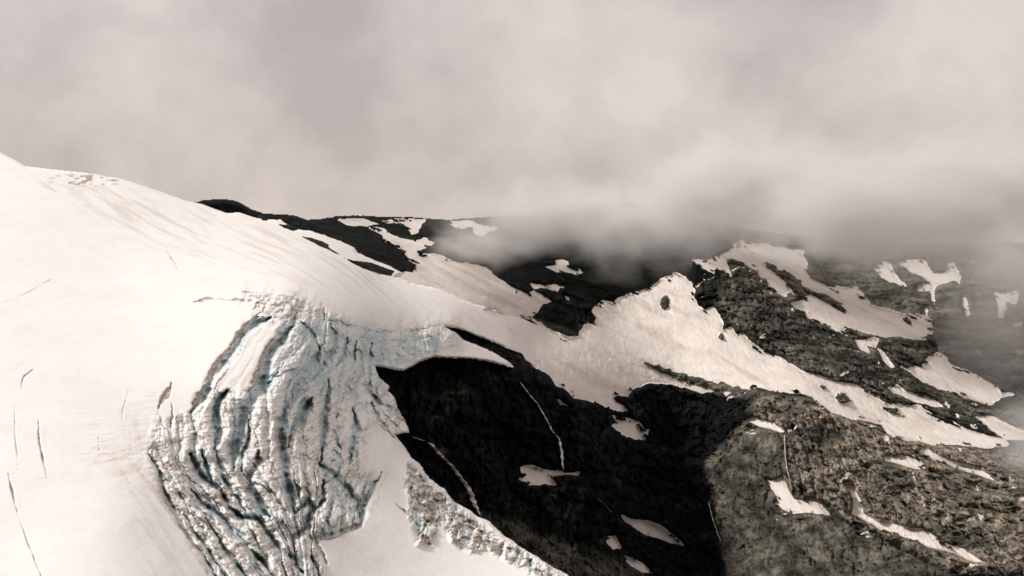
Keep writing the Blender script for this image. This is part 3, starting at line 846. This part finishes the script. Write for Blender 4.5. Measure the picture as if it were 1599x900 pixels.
# surface colours: bare blue ice on walls, dust on crests, darkened cracks and crown
deep = smooth((carve - 1) / 9) * np.clip(rough + 0.6 * (carve > 9), 0, 1)
gy, gx = np.gradient(relA)
wall = smooth((np.hypot(gx, gy) - 1.6) / 3.0) * rough
bluez = np.maximum(smooth(1.25 - np.hypot((gA.PX - 530) / 120, (gA.PY - 560) / 75)), 0.75 * smooth(1.3 - np.hypot((gA.PX - 640) / 85, (gA.PY - 548) / 32)))
pat = smooth((fbm(X / 26, Y / 50, Z / 22, 3, 0.6, 265) + 0.1) / 0.35)
ice = np.clip(0.5 * ribgap * rough + 0.62 * deep + 0.35 * wall + 0.14 * rough * pat + 0.30 * rough * smooth((-blocks - 4) / 7) + 0.9 * bluez * rough * (0.5 + 0.9 * pat) + 0.18 * mB * smooth((fins + 0.3) / 0.5), 0, 0.98)
dirtn = fbm(X / 8, Y / 16, Z / 6, 4, 0.65, 261)
dlines = smooth((fbm(X / 60, Y / 60, (Z + 0.1 * X) / 1.9, 3, 0.6, 271, True) - 0.35) / 0.3)
dirt_dark = rough * (1 - 0.5 * bluez) * ((0.30 + 0.3 * lowz) * smooth((dirtn - 0.14) / 0.25) + 0.48 * dlines * smooth((330 - np.abs(gA.PY - 690)) / 200) + 0.60 * mB * smooth((dirtn + 0.1) / 0.3))
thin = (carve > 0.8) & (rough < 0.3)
dirt_dark = np.maximum(dirt_dark, np.where(thin, smooth(carve / 4.5) * 0.85, 0))  # thin cracks get darker with their depth
strk = fbm((X + 0.75 * Y) / 20, (Y - X) / 320, Z / 50, 4, 0.6, 281)
ozone = smooth((poly_sd(gA.PX, gA.PY, P('s', (40, 270), (200, 285), (420, 345), (640, 440), (860, 520), (940, 560), (880, 560), (700, 500), (520, 455), (300, 410), (150, 360), (60, 310))) + 8) / 30)
ice = np.clip(ice + 0.40 * ozone * smooth((strk - 0.12) / 0.3), 0, 1)
dirt_dark = dirt_dark + ozone * 0.28 * smooth((-strk - 0.1) / 0.3) + crown * 1.3 * smooth((cn - 0.05) / 0.2) + head * 0.9 * smooth((dirtn - 0.05) / 0.2)  # dark crevasse marks at the crown are painted into the colour
dirt_dark = dirt_dark + soft * 0.30 * dlines * smooth((pat - 0.2)) + 0.05 * smooth((fbm(X / 30, Y / 60, Z / 20, 4, 0.7, 266) - 0.05) / 0.4)
drift = smooth((fbm(q / 9, WY / 60, 0 * q, 4, 0.65, 268) - 0.12) / 0.2)
left2 = smooth((poly_sd(gA.PX, gA.PY, P('s', (190, 640), (250, 660), (300, 850), (330, 980), (240, 980), (210, 850), (180, 740))) + 15) / 30)
dirt_dark = dirt_dark + left2 * 0.14 * drift + smooth((fallz + 25) / 25) * (1 - mF) * 0.25 * drift
edgeA = smooth(sdA / 5.0)
seam = smooth((gA.PX - 770) / 55) * smooth((640 - gA.PY) / 20)
DA2 = DA - relA * smooth((sdA + 1) / 4) * (1 - seam) + 22 * (1 - edgeA) ** 2 * (1 - seam)
RIBS = [
    P('s', (285, 650), (275, 700), (290, 760), (330, 800)), P('s', (312, 655), (315, 700)), P('s', (425, 500), (395, 545), (370, 590), (355, 625)),
    P('s', (358, 640), (357, 690), (345, 740)), P('s', (455, 530), (437, 570), (425, 610), (414, 640), (408, 690), (415, 760)), P('s', (475, 645), (462, 690), (475, 720), (490, 745)),
    P('s', (490, 600), (495, 640)), P('s', (525, 600), (530, 640), (527, 690), (523, 715)), P('s', (565, 600), (560, 640), (562, 690)), P('s', (600, 545), (650, 550), (690, 535)),
    P('s', (535, 520), (530, 560)), P('s', (430, 470), (470, 490)), P('s', (545, 745), (550, 780), (540, 810)), P('s', (500, 800), (505, 820)), P('s', (455, 820), (440, 800)),
    P('s', (380, 770), (415, 845), (440, 890)), P('s', (300, 800), (350, 870), (370, 900))]
rib = np.full(DA.shape, -1)
rbest = np.full(DA.shape, 1e9)
for i, pts in enumerate(RIBS):
    for k in range(len(pts) - 1):
        d, t = seg_dist(WX, WY, pts[k], pts[k + 1])
        rib = np.where(d < rbest, i, rib)
        rbest = np.minimum(rbest, d)
rib = np.where(fallz > 0, rib, -1)
rib = np.where((rib < 0) & (band > 0), 100, rib)
rib = np.where((rib < 0) & (edgeI > 0), 101, rib)
age = 0.9 * smooth((gA.PX - 620) / 260) * smooth((700 - gA.PY) / 60)
atA = {'ice': ice, 'dirt_dark': np.clip(dirt_dark, 0, 0.9), 'age': age}


def cells_of(val):
    k = (rib[:-1, :-1] == val) & (sdA[:-1, :-1] > 0)
    return k


def icepart(name, val, parent=None):
    global KEEPCELL
    KEEPCELL = cells_of(val)
    return sheet(name, gA.PX, gA.PY, DA2, sdA > 0, M_GLACIER, atA, skirt=0 if val < 0 else 0, parent=parent)


KEEPCELL = cells_of(-1)
glacier = sheet('glacier', gA.PX, gA.PY, DA2, sdA > 0, M_GLACIER, atA, skirt=0)
fall = bpy.data.objects.new('icefall', None)
col.objects.link(fall)
tag(fall, 'broken blue-white icefall of tall ice ribs and crevasses pouring off the smooth glacier', 'icefall')
for i in range(len(RIBS)):
    icepart('serac', i, fall)
tag(icepart('ice_edge', 100), 'ragged dirty grey ice strip along the lower right edge of the white snow', 'ice edge')
tag(icepart('ice_edge', 101), 'crumbling ice lip between the icefall and the top of the broad pale waterfall', 'ice edge')
KEEPCELL = None
rimA = sheet('glacier_underside', gA.PX, gA.PY, DA2 + 0.3, sdA > 0, M_GLACIER, atA, skirt=160, parent=glacier, rim_only=True)
tag(glacier, kind='structure')

# rock showing through the glacier margin
OUT = [
    ('short black rock sliver nearest the crest of the glacier skyline margin', P('b', (508, 264), (560, 268), (622, 294), (590, 302), (540, 287))),
    ('thin black rock streak in the glacier margin between two wider ones', P('b', (638, 334), (700, 343), (760, 363), (803, 384), (797, 398), (862, 442), (800, 412), (740, 387))),
    ('longest black rock wedge in the glacier margin, beside the beige snowfield', P('b', (888, 459), (950, 478), (1040, 488), (1183, 540), (1165, 567), (1090, 552), (1000, 522), (940, 492))),
    ('tiny black rock tip poking from snow at the upper glacier margin', P('b', (395, 220), (443, 236), (438, 245), (410, 238))),
    ('dark gritty rock bar at the right tip of the glacier bench', P('c', (550, 622), (620, 635), (720, 665), (830, 705), (862, 732), (800, 722), (700, 690), (620, 660))),
    ('small dark rock nub on the snow bench under the rock bar', P('c', (625, 842), (650, 838), (662, 855), (640, 862))),
]
for label, pts in OUT:
    sj, si = gA.sub(pts, 10)
    s = poly_sd(gA.PX[sj, si], gA.PY[sj, si], pts) + 1.2 * fbm(X[sj, si] / 14, Y[sj, si] / 14, Z[sj, si] / 14, 3, 0.6, 301)
    off = np.where(s > 0, 1.0 + 4 * smooth(s / 5) + 1.5 * lump[sj, si], s * 1.0)
    o = sheet('rock_outcrop', gA.PX[sj, si], gA.PY[sj, si], DA2[sj, si] - off, s > -3, M_ROCK, {'tone': np.full(s.shape, 0.06)})
    tag(o, label, 'rock outcrop', 'rocks showing through the glacier margin')


# ================================================================== falling water
def waterfall(label, pts, w0, w1, Dg, grid, name='waterfall'):
    px, py = [], []
    for k in range(len(pts) - 1):
        n = max(2, int(math.hypot(pts[k + 1][0] - pts[k][0], pts[k + 1][1] - pts[k][1]) / 1.2))
        for i in range(n):
            t = i / n
            px.append(pts[k][0] * (1 - t) + pts[k + 1][0] * t)
            py.append(pts[k][1] * (1 - t) + pts[k + 1][1] * t)
    px, py = np.array(px), np.array(py)
    k = np.arange(len(px))
    px = px + 0.9 * fbm(k / 7.0, k * 0, k * 0 + 3.3, 3, 0.6, 7)
    V, Q, m = [], [], 5
    for i in range(len(px)):
        t = i / (len(px) - 1)
        w = (w0 * (1 - t) + w1 * t) * (0.7 + 0.5 * math.sin(i * 0.35) ** 2) * min(1, 0.25 + 6 * (1 - t))
        ii = int(np.clip((px[i] - grid.x[0]) / grid.step, 0, len(grid.x) - 1)); jj = int(np.clip((py[i] - grid.y[0]) / grid.step, 0, len(grid.y) - 1))
        D = Dg[max(jj - 2, 0):jj + 3, max(ii - 5, 0):ii + 6].min()
        for a in range(m):
            s = a / (m - 1) * 2 - 1
            V.append(world_pos(px[i] + s * w / 2, py[i] + 0.2 * s * w, D - 1.0 - 1.6 * (1 - s * s)))
        for a in range(m):
            s = 1 - a / (m - 1) * 2
            V.append(world_pos(px[i] + s * w / 2 * 0.98, py[i] + 0.2 * s * w, D + 8))
    mm = 2 * m
    for i in range(len(px) - 1):
        for a in range(mm):
            b = (a + 1) % mm
            Q.append((i * mm + a, i * mm + b, (i + 1) * mm + b, (i + 1) * mm + a))
    o = link_mesh(name, np.array(V), np.array(Q), M_WATER, smoothf=False)
    tag(o, label, 'waterfall', 'meltwater falls on the cliffs')


waterfall('broad pale fall pouring down beside the lower edge of the icefall', P('g', (185, 436), (215, 445), (240, 455), (270, 490), (310, 530), (345, 575), (370, 610), (385, 650), (408, 702)), 10.0, 9.0, DB2, gB)
waterfall('thin thread of water down the middle of the black cliff', P('g', (540, 250), (570, 290), (600, 325), (625, 370), (645, 410), (670, 440), (680, 490), (685, 548)), 2.0, 4.5, DB2, gB)
waterfall('thin straight fall dropping from the ledge to the boot-shaped snow patch', P('h', (408, 280), (410, 340), (414, 400), (425, 450), (440, 540)), 2.0, 1.6, DB2, gB)
waterfall('slender fall in the dark gully at the left foot of the buttress', P('h', (75, 575), (90, 640), (110, 700), (130, 750)), 1.3, 1.4, DB2, gB)
waterfall('faint trickle low on the black cliff above the lens-shaped snow', P('g', (800, 640), (825, 662), (850, 690)), 0.9, 0.9, DB2, gB)


# ================================================================== cloud banks (real volumes)
def cloud(px, py, D, r, dens, thr=0.0, nscale=1.6, seed=0.0, soft=0.85):
    import bmesh
    bm = bmesh.new()
    bmesh.ops.create_uvsphere(bm, u_segments=32, v_segments=16, radius=1.0)
    me = bpy.data.meshes.new('cloud')
    bm.to_mesh(me); bm.free()
    o = bpy.data.objects.new('cloud', me)
    col.objects.link(o)
    o.location = world_pos(px, py, D)
    o.scale = r
    m, t, out = new_mat('cloud_vapour')
    L = t.links.new
    tc = N(t, 'ShaderNodeTexCoord')
    ln = N(t, 'ShaderNodeVectorMath', operation='LENGTH')
    L(tc.outputs['Object'], ln.inputs[0])
    fo = N(t, 'ShaderNodeMapRange', inp={'From Min': 1.0, 'From Max': 1.0 - soft, 'To Min': 0.0, 'To Max': 1.0})
    L(ln.outputs['Value'], fo.inputs['Value'])
    mp = N(t, 'ShaderNodeMapping', inp={'Scale': (r[0] / 190, r[1] / 220, r[2] / 130), 'Location': (seed, seed * 1.7, -seed)})
    L(tc.outputs['Object'], mp.inputs[0])
    nz = N(t, 'ShaderNodeTexNoise', inp={'Scale': nscale, 'Detail': 4.0, 'Roughness': 0.55, 'Distortion': 0.3})
    L(mp.outputs[0], nz.inputs['Vector'])
    a = N(t, 'ShaderNodeMath', operation='MULTIPLY_ADD', inp={1: 3.2, 2: -1.6 - thr})
    L(nz.outputs['Fac'], a.inputs[0])
    b = N(t, 'ShaderNodeMath', operation='MULTIPLY_ADD', inp={1: 1.6})
    L(fo.outputs[0], b.inputs[0]); L(a.outputs[0], b.inputs[2])
    c = N(t, 'ShaderNodeMath', operation='MULTIPLY', use_clamp=True)
    L(b.outputs[0], c.inputs[0]); L(fo.outputs[0], c.inputs[1])
    d = N(t, 'ShaderNodeMath', operation='MULTIPLY', inp={1: dens})
    L(c.outputs[0], d.inputs[0])
    v = N(t, 'ShaderNodeVolumePrincipled', inp={'Color': (0.98, 0.965, 0.95, 1), 'Anisotropy': 0.2})
    L(d.outputs[0], v.inputs['Density'])
    L(v.outputs[0], out.inputs['Volume'])
    me.materials.append(m)
    tag(o, kind='stuff')
    return o


cloud(870, 340, 3950, (420, 230, 150), 0.015, 0.2, seed=1.3)
cloud(1010, 355, 3850, (330, 260, 180), 0.015, 0.25, seed=4.1)
cloud(1160, 300, 3600, (400, 260, 210), 0.016, 0.2, seed=5.6)
cloud(1310, 335, 3350, (330, 240, 190), 0.014, 0.25, seed=7.7)
cloud(1480, 320, 4000, (700, 160, 230), 0.021, 0.0, seed=9.2)
cloud(1450, 330, 3350, (340, 160, 150), 0.009, 0.1, seed=10.2)
cloud(1620, 430, 3200, (280, 220, 250), 0.006, 0.15, seed=12.4)
cloud(1440, 400, 3750, (330, 150, 160), 0.0022, 0.0, seed=31.4)
cloud(1530, 560, 3450, (230, 120, 290), 0.006, 0.2, seed=15.9)
cloud(1620, 690, 2450, (130, 80, 140), 0.014, 0.2, seed=21.9)
cloud(750, 382, 3500, (180, 80, 85), 0.016, 0.25, seed=18.8)
